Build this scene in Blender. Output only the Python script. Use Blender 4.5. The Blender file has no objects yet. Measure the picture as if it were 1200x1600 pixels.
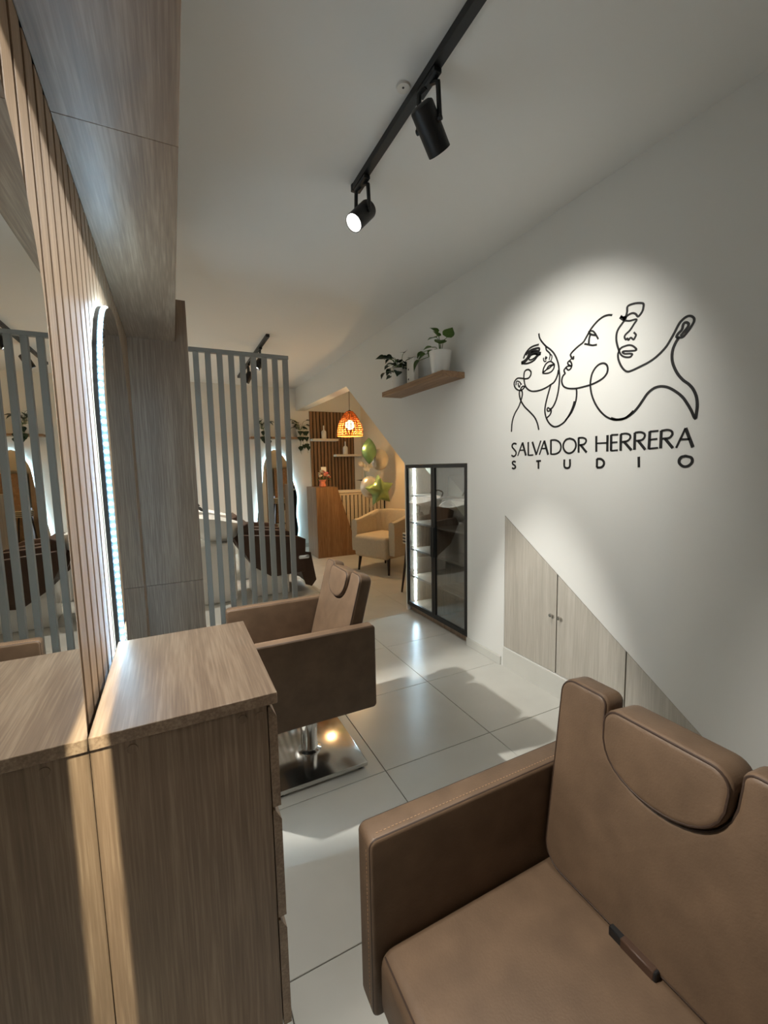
import bpy, bmesh, math, random
from mathutils import Vector, Matrix
random.seed(7)
SC = bpy.context.scene
COL = SC.collection
PI = math.pi

# ------------------------------------------------------------------ camera
cam_d = bpy.data.cameras.new('camera')
cam = bpy.data.objects.new('camera', cam_d)
COL.objects.link(cam)
yaw, pit, rol = 0.456549269, 0.104263442, -0.0203290024
fw = Vector((math.sin(yaw)*math.cos(pit), math.cos(yaw)*math.cos(pit), -math.sin(pit)))
rt = Vector((math.cos(yaw), -math.sin(yaw), 0))
up = rt.cross(fw)
r2 = math.cos(rol)*rt + math.sin(rol)*up
u2 = -math.sin(rol)*rt + math.cos(rol)*up
cam.matrix_world = Matrix(((r2.x, u2.x, -fw.x, 0), (r2.y, u2.y, -fw.y, 0), (r2.z, u2.z, -fw.z, 1.3732), (0, 0, 0, 1)))
cam_d.sensor_fit = 'HORIZONTAL'
cam_d.sensor_width = 36
cam_d.lens = 36*667.69/1200
cam_d.clip_start = 0.01
SC.camera = cam

# ------------------------------------------------------------------ world, lights, exposure
SC.view_settings.view_transform = 'Standard'
SC.view_settings.look = 'None'
SC.view_settings.gamma = 1
SC.view_settings.use_curve_mapping = False
SC.view_settings.exposure = 0.36
w = bpy.data.worlds.new('world'); SC.world = w; w.use_nodes = True
w.node_tree.nodes['Background'].inputs[0].default_value = (0.80, 0.88, 1.0, 1)
w.node_tree.nodes['Background'].inputs[1].default_value = 0.35

def aim(o, d):
    o.rotation_euler = Vector(d).to_track_quat('-Z', 'Y').to_euler()
def spot(name, loc, target, watt, col, deg, blend=0.3, rad=0.02, parent=None, scale=None):
    l = bpy.data.lights.new(name, 'SPOT'); l.energy = watt; l.color = col
    l.spot_size = math.radians(deg); l.spot_blend = blend; l.shadow_soft_size = rad
    o = bpy.data.objects.new(name, l); COL.objects.link(o); o.location = loc
    aim(o, Vector(target)-Vector(loc))
    if scale: o.scale = scale
    if parent:
        o.parent = parent; o.location = Vector(loc)-parent.location
    return o
def area(name, loc, target, watt, col, sx, sy):
    l = bpy.data.lights.new(name, 'AREA'); l.energy = watt; l.color = col
    l.shape = 'RECTANGLE'; l.size = sx; l.size_y = sy
    o = bpy.data.objects.new(name, l); COL.objects.link(o); o.location = loc
    aim(o, Vector(target)-Vector(loc)); return o
WARM = (1.0, 0.965, 0.89)
# added spots, no fixtures, standing in for track light thrown back by the mirrors
spot('mirror_throw_standin_far', (-0.135, 1.92, 1.75), (1.05, 1.87, 0.0), 105, (1.0, 0.97, 0.90), 84, 0.45, 0.012, scale=(0.38, 1, 1))
spot('mirror_throw_standin_near', (-0.135, 0.60, 1.74), (0.865, 0.43, 0.60), 60, (1.0, 0.95, 0.87), 92, 0.85, 0.03, scale=(0.33, 1, 1))
spot('added_drawer_streak', (-0.142, 0.10, 2.02), (-0.152, 0.896, 0.35), 190, (1.0, 0.92, 0.68), 66, 0.12, 0.006, scale=(0.017, 1, 1))  # added spot laying a narrow strip of light on the drawer side panel

# ------------------------------------------------------------------ helpers
class G:
    def __init__(s): s.v = []; s.f = []
    def add(s, vs, fs):
        n = len(s.v); s.v += [tuple(x) for x in vs]; s.f += [tuple(i+n for i in f) for f in fs]; return s
    def box(s, x0, x1, y0, y1, z0, z1, b=0.0, seg=2):
        if b <= 0:
            v = [(x, y, z) for x in (x0, x1) for y in (y0, y1) for z in (z0, z1)]
            return s.add(v, [(0, 1, 3, 2), (4, 6, 7, 5), (0, 4, 5, 1), (2, 3, 7, 6), (0, 2, 6, 4), (1, 5, 7, 3)])
        bm = bmesh.new(); bmesh.ops.create_cube(bm, size=1)
        for q in bm.verts:
            q.co = Vector(((x0+x1)/2+q.co.x*(x1-x0), (y0+y1)/2+q.co.y*(y1-y0), (z0+z1)/2+q.co.z*(z1-z0)))
        bmesh.ops.bevel(bm, geom=bm.edges[:], offset=b, segments=seg, profile=0.5, affect='EDGES')
        s.add([q.co[:] for q in bm.verts], [[q.index for q in f.verts] for f in bm.faces] if not bm.verts.index_update() else [])
        bm.free(); return s
    def prism(s, poly, a0, a1, axis=0):
        # poly in the other two axes order: axis 0 -> (y,z), 1 -> (x,z), 2 -> (x,y)
        def mk(p, a):
            return (a, p[0], p[1]) if axis == 0 else ((p[0], a, p[1]) if axis == 1 else (p[0], p[1], a))
        n = len(poly)
        return s.add([mk(p, a0) for p in poly]+[mk(p, a1) for p in poly],
                     [tuple(range(n))[::-1], tuple(range(n, 2*n))]+[(i, (i+1) % n, n+(i+1) % n, n+i) for i in range(n)])
    def cyl(s, p0, p1, r0, r1=None, n=16, cap=True):
        r1 = r0 if r1 is None else r1
        p0 = Vector(p0); p1 = Vector(p1); d = (p1-p0).normalized()
        a = d.orthogonal().normalized(); b = d.cross(a)
        vs = []
        for p, r in ((p0, r0), (p1, r1)):
            for i in range(n):
                t = 2*PI*i/n; vs.append(p+r*(math.cos(t)*a+math.sin(t)*b))
        fs = [(i, (i+1) % n, n+(i+1) % n, n+i) for i in range(n)]
        if cap: fs += [tuple(range(n))[::-1], tuple(range(n, 2*n))]
        return s.add(vs, fs)
    def tube(s, pts, r, n=8, closed=False, radii=None):
        pts = [Vector(p) for p in pts]; m = len(pts); vs = []; a = None
        for k, p in enumerate(pts):
            if closed: d = pts[(k+1) % m]-pts[k-1]
            else: d = pts[min(k+1, m-1)]-pts[max(k-1, 0)]
            d.normalize()
            a = d.orthogonal().normalized() if a is None else (a-d*a.dot(d)).normalized()
            b = d.cross(a); rr = radii[k] if radii else r
            for i in range(n):
                t = 2*PI*i/n; vs.append(p+rr*(math.cos(t)*a+math.sin(t)*b))
        fs = [(k*n+i, k*n+(i+1) % n, ((k+1) % m)*n+(i+1) % n, ((k+1) % m)*n+i) for k in range(m if closed else m-1) for i in range(n)]
        if not closed: fs += [tuple(range(n))[::-1], tuple(range((m-1)*n, m*n))]
        return s.add(vs, fs)
    def lathe(s, prof, c=(0, 0, 0), n=24, cap0=True, cap1=True):
        vs = []; m = len(prof)
        for r, z in prof:
            for i in range(n):
                t = 2*PI*i/n; vs.append((c[0]+r*math.cos(t), c[1]+r*math.sin(t), c[2]+z))
        fs = [(k*n+i, k*n+(i+1) % n, (k+1)*n+(i+1) % n, (k+1)*n+i) for k in range(m-1) for i in range(n)]
        if cap0: fs.append(tuple(range(n))[::-1])
        if cap1: fs.append(tuple(range((m-1)*n, m*n)))
        return s.add(vs, fs)
    def pad(s, outline, t, r, fn, seg=4):
        # outline (u,v) counter-clockwise, thickness t with edges rounded by r; fn(u,v,w)->xyz
        m = len(outline); N = []
        for i in range(m):
            a = Vector(outline[i-1]); b = Vector(outline[i]); c = Vector(outline[(i+1) % m])
            e1 = (b-a); e2 = (c-b)
            n1 = Vector((e1.y, -e1.x)).normalized(); n2 = Vector((e2.y, -e2.x)).normalized()
            q = (n1+n2); q = q.normalized() if q.length > 1e-6 else n1
            q = q/max(0.5, q.dot(n1)); N.append(q)
        rings = []
        for k in range(seg+1):
            an = PI/2*k/seg; rings.append((r*(1-math.sin(an)), r*(1-math.cos(an))))
        rings += [(i, t-w) for i, w in rings[::-1]]
        vs = []
        for ins, w in rings:
            for i in range(m):
                vs.append(fn(outline[i][0]-N[i].x*ins, outline[i][1]-N[i].y*ins, w))
        R_ = len(rings)
        fs = [(k*m+i, k*m+(i+1) % m, (k+1)*m+(i+1) % m, (k+1)*m+i) for k in range(R_-1) for i in range(m)]
        fs += [tuple(range(m))[::-1], tuple(range((R_-1)*m, R_*m))]
        return s.add(vs, fs)
    def mesh(s, name, smooth=40):
        me = bpy.data.meshes.new(name); me.from_pydata(s.v, [], s.f); me.update()
        bm = bmesh.new(); bm.from_mesh(me); bmesh.ops.recalc_face_normals(bm, faces=bm.faces[:]); bm.to_mesh(me); bm.free()
        if smooth:
            me.polygons.foreach_set('use_smooth', [True]*len(me.polygons))
            me.set_sharp_from_angle(angle=math.radians(smooth))
        return me
    def build(s, name, mat, parent=None, world=True, smooth=40):
        if parent is not None and world:
            p = parent
            off = Vector((0, 0, 0))
            while p is not None: off += p.location; p = p.parent
            s.v = [(a-off.x, b-off.y, c-off.z) for a, b, c in s.v]
        o = bpy.data.objects.new(name, s.mesh(name, smooth)); COL.objects.link(o)
        o.data.materials.append(mat)
        if parent is not None: o.parent = parent
        return o
def tag(o, label, cat, group=None, kind=None):
    o['label'] = label; o['category'] = cat
    if group: o['group'] = group
    if kind: o['kind'] = kind
    return o
def thing(name, label, cat, loc=(0, 0, 0), group=None, kind=None):
    o = bpy.data.objects.new(name, None); COL.objects.link(o); o.location = loc; o.empty_display_size = 0.1
    return tag(o, label, cat, group, kind)
def inst(me_obj, name, parent, loc=(0, 0, 0), rot=(0, 0, 0), sc=(1, 1, 1)):
    o = bpy.data.objects.new(name, me_obj if isinstance(me_obj, bpy.types.Mesh) else me_obj.data)
    COL.objects.link(o); o.parent = parent; o.location = loc; o.rotation_euler = rot; o.scale = sc
    return o
def smooth_path(pts, n=6, closed=False):
    P = [Vector(p) for p in pts]; m = len(P); out = []
    if m < 3: return P
    rng = range(m) if closed else range(m-1)
    for i in rng:
        p0 = P[i-1] if (closed or i > 0) else P[0]*2-P[1]
        p1 = P[i]; p2 = P[(i+1) % m]
        p3 = P[(i+2) % m] if (closed or i+2 < m) else P[-1]*2-P[-2]
        for k in range(n):
            t = k/n
            out.append(0.5*((2*p1)+(p2-p0)*t+(2*p0-5*p1+4*p2-p3)*t*t+(3*p1-p0-3*p2+p3)*t**3))
    if not closed: out.append(P[-1])
    return out
def rrect(u0, u1, v0, v1, r, n=5):
    out = []
    for cu, cv, a in ((u1-r, v0+r, -90), (u1-r, v1-r, 0), (u0+r, v1-r, 90), (u0+r, v0+r, 180)):
        for k in range(n+1):
            t = math.radians(a+90*k/n); out.append((cu+r*math.cos(t), cv+r*math.sin(t)))
    return out

# ------------------------------------------------------------------ materials
def nodes(name):
    m = bpy.data.materials.new(name); m.use_nodes = True
    return m, m.node_tree, m.node_tree.nodes['Principled BSDF']
def c4(c): return (c[0], c[1], c[2], 1)
def srgb(r, g, b):
    f = lambda x: ((x/255+0.055)/1.055)**2.4 if x > 10 else x/255/12.92
    return (f(r), f(g), f(b))
def plain(name, col, rough=0.5, metal=0.0, spec=0.5, vary=0.0, scale=8, bump=0.0, bscale=200):
    m, t, b = nodes(name)
    b.inputs['Base Color'].default_value = c4(col); b.inputs['Roughness'].default_value = rough
    b.inputs['Metallic'].default_value = metal; b.inputs['Specular IOR Level'].default_value = spec
    tc = t.nodes.new('ShaderNodeTexCoord')
    if vary:
        nz = t.nodes.new('ShaderNodeTexNoise'); nz.inputs['Scale'].default_value = scale; nz.inputs['Detail'].default_value = 5
        rp = t.nodes.new('ShaderNodeValToRGB')
        rp.color_ramp.elements[0].position = 0.3; rp.color_ramp.elements[1].position = 0.7
        rp.color_ramp.elements[0].color = c4([x*(1-vary) for x in col]); rp.color_ramp.elements[1].color = c4([min(1, x*(1+vary)) for x in col])
        t.links.new(tc.outputs['Object'], nz.inputs['Vector']); t.links.new(nz.outputs['Fac'], rp.inputs['Fac']); t.links.new(rp.outputs['Color'], b.inputs['Base Color'])
    if bump:
        n2 = t.nodes.new('ShaderNodeTexNoise'); n2.inputs['Scale'].default_value = bscale; n2.inputs['Detail'].default_value = 4
        bp = t.nodes.new('ShaderNodeBump'); bp.inputs['Strength'].default_value = bump; bp.inputs['Distance'].default_value = 0.002
        t.links.new(tc.outputs['Object'], n2.inputs['Vector']); t.links.new(n2.outputs['Fac'], bp.inputs['Height']); t.links.new(bp.outputs['Normal'], b.inputs['Normal'])
    return m
def wood(name, dark, mid, light, axis=2, rough=0.5, scale=1.0):
    m, t, b = nodes(name); N = t.nodes
    tc = N.new('ShaderNodeTexCoord'); mp = N.new('ShaderNodeMapping')
    s = [9.0*scale]*3; s[axis] = 0.30*scale; mp.inputs['Scale'].default_value = s
    oi = N.new('ShaderNodeObjectInfo'); ad = N.new('ShaderNodeVectorMath'); ad.operation = 'MULTIPLY_ADD'
    ad.inputs[1].default_value = (3.1, 5.7, 4.3)
    t.links.new(oi.outputs['Random'], ad.inputs[0]); t.links.new(tc.outputs['Object'], ad.inputs[2])
    t.links.new(ad.outputs[0], mp.inputs['Vector'])
    n1 = N.new('ShaderNodeTexNoise'); n1.inputs['Scale'].default_value = 1.4; n1.inputs['Detail'].default_value = 3; n1.inputs['Distortion'].default_value = 0.6
    wv = N.new('ShaderNodeMath'); wv.operation = 'MULTIPLY'; wv.inputs[1].default_value = 34
    sn = N.new('ShaderNodeMath'); sn.operation = 'SINE'
    n2 = N.new('ShaderNodeTexNoise'); n2.inputs['Scale'].default_value = 22; n2.inputs['Detail'].default_value = 4
    for n in (n1, n2): t.links.new(mp.outputs[0], n.inputs['Vector'])
    t.links.new(n1.outputs['Fac'], wv.inputs[0]); t.links.new(wv.outputs[0], sn.inputs[0])
    a1 = N.new('ShaderNodeMath'); a1.operation = 'MULTIPLY_ADD'; a1.inputs[1].default_value = 0.07
    t.links.new(sn.outputs[0], a1.inputs[0]); t.links.new(n2.outputs['Fac'], a1.inputs[2])
    a2 = N.new('ShaderNodeMath'); a2.operation = 'MULTIPLY_ADD'; a2.inputs[1].default_value = 0.55
    t.links.new(n1.outputs['Fac'], a2.inputs[0]); t.links.new(a1.outputs[0], a2.inputs[2])
    rp = N.new('ShaderNodeValToRGB'); e = rp.color_ramp.elements
    e[0].position = 0.45; e[0].color = c4(dark); e[1].position = 1.05; e[1].color = c4(light)
    k = e.new(0.75); k.color = c4(mid)
    t.links.new(a2.outputs[0], rp.inputs['Fac']); t.links.new(rp.outputs[0], b.inputs['Base Color'])
    bp = N.new('ShaderNodeBump'); bp.inputs['Strength'].default_value = 0.15; bp.inputs['Distance'].default_value = 0.001
    t.links.new(a1.outputs[0], bp.inputs['Height']); t.links.new(bp.outputs[0], b.inputs['Normal'])
    b.inputs['Roughness'].default_value = rough
    return m
def emit(name, col, st):
    m, t, b = nodes(name)
    b.inputs['Base Color'].default_value = c4(col); b.inputs['Emission Color'].default_value = c4(col); b.inputs['Emission Strength'].default_value = st
    return m
def glass(name, tint, refl=0.10):
    m = bpy.data.materials.new(name); m.use_nodes = True; t = m.node_tree; t.nodes.clear()
    o = t.nodes.new('ShaderNodeOutputMaterial'); mx = t.nodes.new('ShaderNodeMixShader'); lw = t.nodes.new('ShaderNodeLayerWeight')
    pw = t.nodes.new('ShaderNodeMath'); pw.operation = 'POWER'; pw.inputs[1].default_value = 4
    ma = t.nodes.new('ShaderNodeMath'); ma.operation = 'MULTIPLY_ADD'; ma.inputs[1].default_value = 0.85; ma.inputs[2].default_value = refl
    tr = t.nodes.new('ShaderNodeBsdfTransparent'); gl = t.nodes.new('ShaderNodeBsdfGlossy')
    lw.inputs['Blend'].default_value = 0.5; tr.inputs[0].default_value = c4(tint); gl.inputs['Roughness'].default_value = 0.0
    t.links.new(lw.outputs['Facing'], pw.inputs[0]); t.links.new(pw.outputs[0], ma.inputs[0]); t.links.new(ma.outputs[0], mx.inputs[0])
    t.links.new(tr.outputs[0], mx.inputs[1]); t.links.new(gl.outputs[0], mx.inputs[2]); t.links.new(mx.outputs[0], o.inputs[0])
    return m
M = {}
M['wall'] = plain('white_paint', srgb(228, 228, 224), 0.85, spec=0.2, bump=0.08, bscale=90)
M['ceil'] = plain('ceiling_paint', srgb(232, 231, 228), 0.9, spec=0.2, bump=0.05, bscale=60)
M['warmwall'] = plain('cream_paint', srgb(228, 212, 184), 0.85, spec=0.2)
M['tile'] = plain('porcelain_tile', srgb(208, 207, 200), 0.26, vary=0.035, scale=5, bump=0.02, bscale=40)
M['grout'] = plain('grey_grout', srgb(110, 104, 96), 0.9)
M['oak'] = wood('grey_oak_laminate', srgb(122, 101, 82), srgb(141, 118, 97), srgb(164, 141, 118), 2, 0.42)
M['oak_y'] = wood('grey_oak_laminate_lengthwise', srgb(122, 101, 82), srgb(141, 118, 97), srgb(164, 141, 118), 1, 0.42)
M['oak_x'] = wood('grey_oak_laminate_crosswise', srgb(122, 101, 82), srgb(141, 118, 97), srgb(164, 141, 118), 0, 0.42)
M['pale'] = wood('bleached_oak_laminate', srgb(172, 166, 155), srgb(184, 178, 167), srgb(196, 190, 180), 2, 0.5)
M['slat'] = wood('pale_oak_slat', srgb(144, 121, 97), srgb(160, 136, 111), srgb(176, 152, 127), 2, 0.5)
M['warmwood'] = wood('honey_oak', srgb(108, 78, 50), srgb(134, 100, 68), srgb(158, 124, 88), 2, 0.45)
M['shelfwood'] = wood('brown_oak_shelf', srgb(112, 84, 60), srgb(140, 108, 80), srgb(165, 132, 100), 1, 0.5)
M['dark'] = plain('dark_void', srgb(28, 24, 21), 0.9)
M['black'] = plain('black_powder_coat', srgb(18, 18, 19), 0.45)
M['blackp'] = plain('black_vinyl', srgb(16, 15, 15), 0.6)
M['greypaint'] = plain('taupe_paint', srgb(146, 141, 132), 0.6)
M['leather'] = plain('brown_leatherette', srgb(97, 78, 61), 0.5, spec=0.35, vary=0.16, scale=16, bump=0.22, bscale=260)
M['leather_d'] = plain('dark_brown_leatherette', srgb(70, 50, 38), 0.5, spec=0.35, vary=0.10, scale=9, bump=0.2, bscale=260)
M['seam'] = plain('brown_piping', srgb(52, 36, 25), 0.6)
M['thread'] = plain('tan_thread', srgb(160, 128, 98), 0.7)
M['chrome'] = plain('chrome', (0.8, 0.8, 0.8), 0.12, 1.0)
M['steel'] = plain('brushed_steel', (0.62, 0.60, 0.57), 0.15, 1.0)
M['mirror'] = plain('mirror_silver', (0.86, 0.88, 0.87), 0.0, 1.0)
M['white'] = plain('white_glaze', srgb(238, 236, 230), 0.25)
M['whitem'] = plain('matt_white', srgb(226, 222, 214), 0.6)
M['rubber'] = plain('black_rubber', srgb(14, 14, 14), 0.8)
M['leaf'] = plain('green_leaf', srgb(74, 104, 40), 0.4, vary=0.35, scale=20)
M['leafd'] = plain('dark_green_leaf', srgb(30, 52, 30), 0.4, vary=0.35, scale=20)
M['stem'] = plain('green_stem', srgb(84, 110, 56), 0.6)
M['soil'] = plain('potting_soil', srgb(48, 36, 28), 0.95)
M['cream'] = plain('cream_fabric', srgb(206, 192, 168), 0.9, spec=0.1, vary=0.05, scale=40, bump=0.3, bscale=400)
M['darkwood'] = plain('dark_wood', srgb(40, 26, 20), 0.4)
M['led'] = emit('led_diode', (0.52, 0.79, 1.0), 95)
M['ledband'] = plain('led_tape', (0.05, 0.07, 0.09), 0.5)
M['halo'] = emit('led_halo', (0.55, 0.86, 1.0), 14)
M['cabled'] = emit('cabinet_led', (0.68, 0.88, 1.0), 110)
M['lens'] = emit('lamp_lens', (1.0, 0.97, 0.9), 22)
M['bulb'] = emit('warm_bulb', (1.0, 0.74, 0.34), 9)
M['glass'] = glass('smoked_glass', (0.86, 0.92, 0.95), 0.20)
M['foilg'] = plain('green_foil', srgb(128, 168, 126), 0.30, 0.75)
M['foilg2'] = plain('light_green_foil', srgb(158, 186, 128), 0.30, 0.75)
M['foils'] = plain('silver_foil', srgb(224, 222, 216), 0.32, 0.75)
M['ratt'] = plain('rattan', srgb(176, 104, 38), 0.7)
M['pink'] = plain('pink_petals', srgb(206, 96, 112), 0.7, vary=0.2, scale=30)
M['coral'] = plain('coral_petals', srgb(226, 140, 110), 0.7, vary=0.2, scale=30)
M['paleshelf'] = plain('pale_shelf_laminate', srgb(226, 214, 194), 0.5)
M['petal'] = plain('white_petals', srgb(240, 232, 214), 0.6)

# ------------------------------------------------------------------ setting
XW = 1.955          # face of the right wall
XL = -0.20          # face of the left wall behind the slats
ZC = 2.73           # ceiling
YB = 7.30           # back wall
def struct(o, label, cat): return tag(o, label, cat, kind='structure')

fl = G().box(-1.0, 3.3, -1.7, 7.4, -0.10, -0.004).build('floor', M['grout'])
struct(fl, 'floor of large pale square porcelain tiles with thin grey joints', 'floor')
tile_me = {}
for i in range(-4, 6):
    for j in range(-6, 11):
        x0 = max(0.784+0.6*(i-1)+0.0015, -1.0); x1 = min(0.784+0.6*i-0.0015, 3.3)
        y0 = max(1.633+0.6*(j-1)+0.0015, -1.7); y1 = min(1.633+0.6*j-0.0015, 7.4)
        if x1-x0 < 0.02 or y1-y0 < 0.02: continue
        k = (round(x1-x0, 3), round(y1-y0, 3))
        if k not in tile_me:
            me = G().box(0, k[0], 0, k[1], -0.02, 0, 0.0012, 1).mesh('tile', 30); me.materials.append(M['tile']); tile_me[k] = me
        inst(tile_me[k], 'tile', fl, (x0, y0, 0))
struct(G().box(-1.0, 3.3, -1.7, 7.4, ZC, ZC+0.1).build('ceiling', M['ceil']), 'plain off-white painted ceiling over the whole salon', 'ceiling')
struct(G().box(XL-0.1, XL, -1.7, 2.9, 0, ZC).build('wall_left', M['wall']), 'white wall on the left behind the wooden slats', 'wall')
struct(G().box(-1.0, -0.9, 2.9, YB+0.1, 0, ZC).box(-1.0, XL-0.1, 2.86, 2.96, 0, ZC).build('wall_left_rear', M['wall']), 'white side wall of the wash area behind the partition', 'wall')
struct(G().box(-1.0, 3.3, YB, YB+0.1, 0, ZC).build('wall_back', M['wall']), 'white end wall behind the wash area and reception', 'wall')
struct(G().box(-0.3, 2.1, -1.7, -1.6, 0, ZC).build('wall_front', M['wall']), 'white wall behind the camera', 'wall')

T0, T1 = 0.85, 2.167
ln = lambda y: 0.139+(y-0.845)*0.683
wr = G()
wr.prism([(-1.7, 0), (T0, 0), (T0, ZC), (-1.7, ZC)], XW, XW+0.15)
wr.prism([(T0, 0), (T1, 0), (T1, 0.139), (T0, 0.139)], XW, XW+0.15)
wr.prism([(T0, 0.139), (T1, ln(T1)), (T1, ZC), (T0, ZC)], XW, XW+0.15)
wr.prism([(T1, 0), (2.572, 0), (2.572, ZC), (T1, ZC)], XW, XW+0.15)
wr.prism([(2.572, 1.392), (3.505, 1.392), (3.505, ZC), (2.572, ZC)], XW, XW+0.15)
wr.prism([(3.505, 0), (3.525, 0), (3.525, 1.406), (4.947, 2.354), (YB, 2.36), (YB, ZC), (3.505, ZC)], XW, XW+0.15)
struct(wr.build('wall_right', M['wall'], smooth=0), 'white right-hand wall carrying the black logo, cut away under the stairs', 'wall')
# reception alcove under the stairs
struct(G().box(3.15, 3.3, 2.3, YB, 0, ZC).build('wall_alcove', M['warmwall']), 'cream side wall of the reception nook behind the balloons', 'wall')
st_ = G().prism([(2.3, 0.62), (3.525, 1.437), (4.947, 2.385), (4.947, 2.56), (3.525, 1.62), (2.3, 0.80)], XW+0.15, 3.15)
struct(st_.build('stair_soffit', M['warmwall'], smooth=0), 'sloping underside of the staircase over the reception nook', 'stair soffit')
# skirting
struct(G().box(XW-0.012, XW, 2.19, 2.57, 0, 0.062, 0.002, 1).build('baseboard_right', M['tile']), 'low tiled skirting beside the glass cabinet', 'baseboard')
struct(G().box(XW-0.004, XW, T0, T1+0.003, 0, 0.132).build('trim_1', M['tile']), 'tiled plinth below the understair cupboard doors', 'plinth')
struct(G().box(-0.9, 2.15, YB-0.012, YB, 0, 0.07).build('baseboard_back', M['tile']), 'tiled skirting along the far white wall', 'baseboard')

# understair doors
ud = thing('understair_cupboard', 'triangular bleached-oak cupboard with three doors set under the stairs', 'cupboard', (XW, 1.5, 0.139))
G().prism([(T0, 0.14), (T1, 0.14), (T1, ln(T1)-0.002)], XW+0.022, XW+0.030).build('carcass', M['dark'], ud, smooth=0)
GAP = 0.0035
for a, b in ((1.729, T1), (1.299, 1.725), (T0+0.03, 1.295)):
    a2, b2 = a+GAP*0.5, b-GAP*0.5
    z0 = 0.139+GAP
    d = G().prism([(a2, z0), (b2, z0), (b2, ln(b2)-GAP*1.6), (a2, max(z0+0.002, ln(a2)-GAP*1.6))], XW+0.001, XW+0.018).build('door', M['pale'], ud, smooth=0)
    if a > 1.2:
        y = 1.758 if a > 1.6 else 1.698
        g = G(); g.cyl((XW+0.001, y, 0.488), (XW-0.012, y, 0.488), 0.005, n=10)
        g.cyl((XW-0.010, y, 0.488), (XW-0.014, y, 0.488), 0.007, 0.012, n=14); g.cyl((XW-0.014, y, 0.488), (XW-0.022, y, 0.488), 0.012, 0.010, n=14)
        g.build('knob', M['steel'], d)

# slat cladding
sl = thing('slat_wall_panel', 'pale oak vertical slat cladding on black backing along the left wall', 'wall panel', (XL, 1.0, 0))
G().box(XL, XL+0.004, -1.0, 2.85, 0, 2.126).build('backing', M['dark'], sl)
sm = G().box(0, 0.016, 0, 0.056, 0, 2.124, 0.001, 1).mesh('slat', 30); sm.materials.append(M['slat'])
for k in range(-26, 26):
    y = 0.984+0.072*k
    if y < -1.0 or y+0.061 > 2.85: continue
    inst(sm, 'slat', sl, (0.004, y-1.0, 0))
# soffit
so = thing('wood_soffit', 'grey oak boxed soffit overhead along the slatted wall', 'soffit', (-0.07, 1.0, 2.126))
for a, b in ((-1.6, 1.1745), (1.1755, 2.849)):
    G().box(-0.18, 0.062, a, b, 2.126, 2.144, 0.0006, 1).build('bottom_panel', M['oak_y'], so)
    G().box(0.044, 0.062, a, b, 2.1442, 2.365).build('front_panel', M['oak_y'], so)
G().box(XL, 0.0438, -1.6, 2.849, 2.347, 2.365).build('top_panel', M['oak_y'], so)
# partition column
pc = thing('wood_partition', 'tall grey oak partition panel standing at the end of the slatted wall', 'partition', (-0.02, 2.87, 0))
for a, b in ((0, 0.6985), (0.7005, 2.365)):
    G().box(-0.20, 0.131, 2.85, 2.89, a, b, 0.0006, 1).build('panel', M['oak'], pc)

# ------------------------------------------------------------------ slatted divider
dv = thing('slat_divider', 'taupe floor-to-overhead divider screen of upright slats beside the wood partition', 'divider', (0.43, 2.865, 0))
G().box(0.133, 0.727, 2.85, 2.885, 2.085, 2.108, 0.001, 1).build('top_rail', M['greypaint'], dv)
G().box(0.133, 0.727, 2.85, 2.885, 0.0, 0.022, 0.001, 1).build('bottom_rail', M['greypaint'], dv)
sm2 = G().box(0, 0.031, 0, 0.035, 0.0225, 2.0845, 0.001, 1).mesh('slat', 30); sm2.materials.append(M['greypaint'])
for k in range(9):
    inst(sm2, 'slat', dv, (0.155+0.0672*k-0.43, 2.85-2.865, 0))

# ------------------------------------------------------------------ mirrors
def arch_pts(yc, h, zc, z0, off=0.0, n=28):
    p = [(yc-h+off, z0+off), (yc+h-off, z0+off)]
    for k in range(n+1):
        t = PI*k/n; p.append((yc+(h-off)*math.cos(t), zc+(h-off)*math.sin(t)))
    return p
def arch_mirror(label, yc, h, zc, z0, xb, xface, lit):
    t = thing('arch_mirror', label, 'mirror', (xb, yc, z0), 'arched salon mirrors')
    xm = xb+0.6*(xface-xb-0.005) if lit else xface-0.004
    pts = arch_pts(yc, h, zc, z0)
    G().prism(pts, xb, xb+0.011 if lit else xface-0.004).build('frame', M['black'], t, smooth=30)
    if lit:
        G().prism(arch_pts(yc, h, zc, z0, 0.004), xb+0.011, xface-0.005).build('led_strip', M['ledband'], t, smooth=30)
        P = [Vector((0, a, b)) for a, b in arch_pts(yc, h, zc, z0, 0.0, 60)][1:]+[Vector((0, yc-h, z0))]
        g = G(); acc = 0.0; step = 0.021
        for a, b in zip(P[:-1], P[1:]):
            L = (b-a).length; d = (b-a)/L; s = step-acc
            nrm = Vector((0, d.z, -d.y))
            while s <= L:
                c = a+d*s; x = (xb+0.011+xface-0.005)/2
                ctr = Vector((x, c.y, c.z))
                e1 = d*0.0035; e2 = Vector((0.0035, 0, 0)); e3 = nrm*0.0022
                vs = [ctr+sx*e1+sy*e2+sz*e3 for sx in (-1, 1) for sy in (-1, 1) for sz in (-1, 1)]
                g.add(vs, [(0, 1, 3, 2), (4, 6, 7, 5), (0, 4, 5, 1), (2, 3, 7, 6), (0, 2, 6, 4), (1, 5, 7, 3)])
                s += step
            acc = (acc+L) % step
        o = g.build('led_diodes', M['led'], t, smooth=0); o['kind'] = 'stuff'
    G().prism(arch_pts(yc, h, zc, z0, 0.002 if lit else 0.0), xface-0.005 if lit else xface-0.004, xface).build('mirror_glass', M['mirror'], t, smooth=30)
    return t
arch_mirror('full-length arched mirror at far left, reflecting the drawer top and slatted divider', 0.5105, 0.385, 1.60, 0.02, -0.180, -0.168, False)
arch_mirror('black-edged arched mirror with glowing white LED rim beyond the drawer unit', 1.82, 0.39, 1.54, 0.10, -0.180, -0.150, True)

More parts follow.
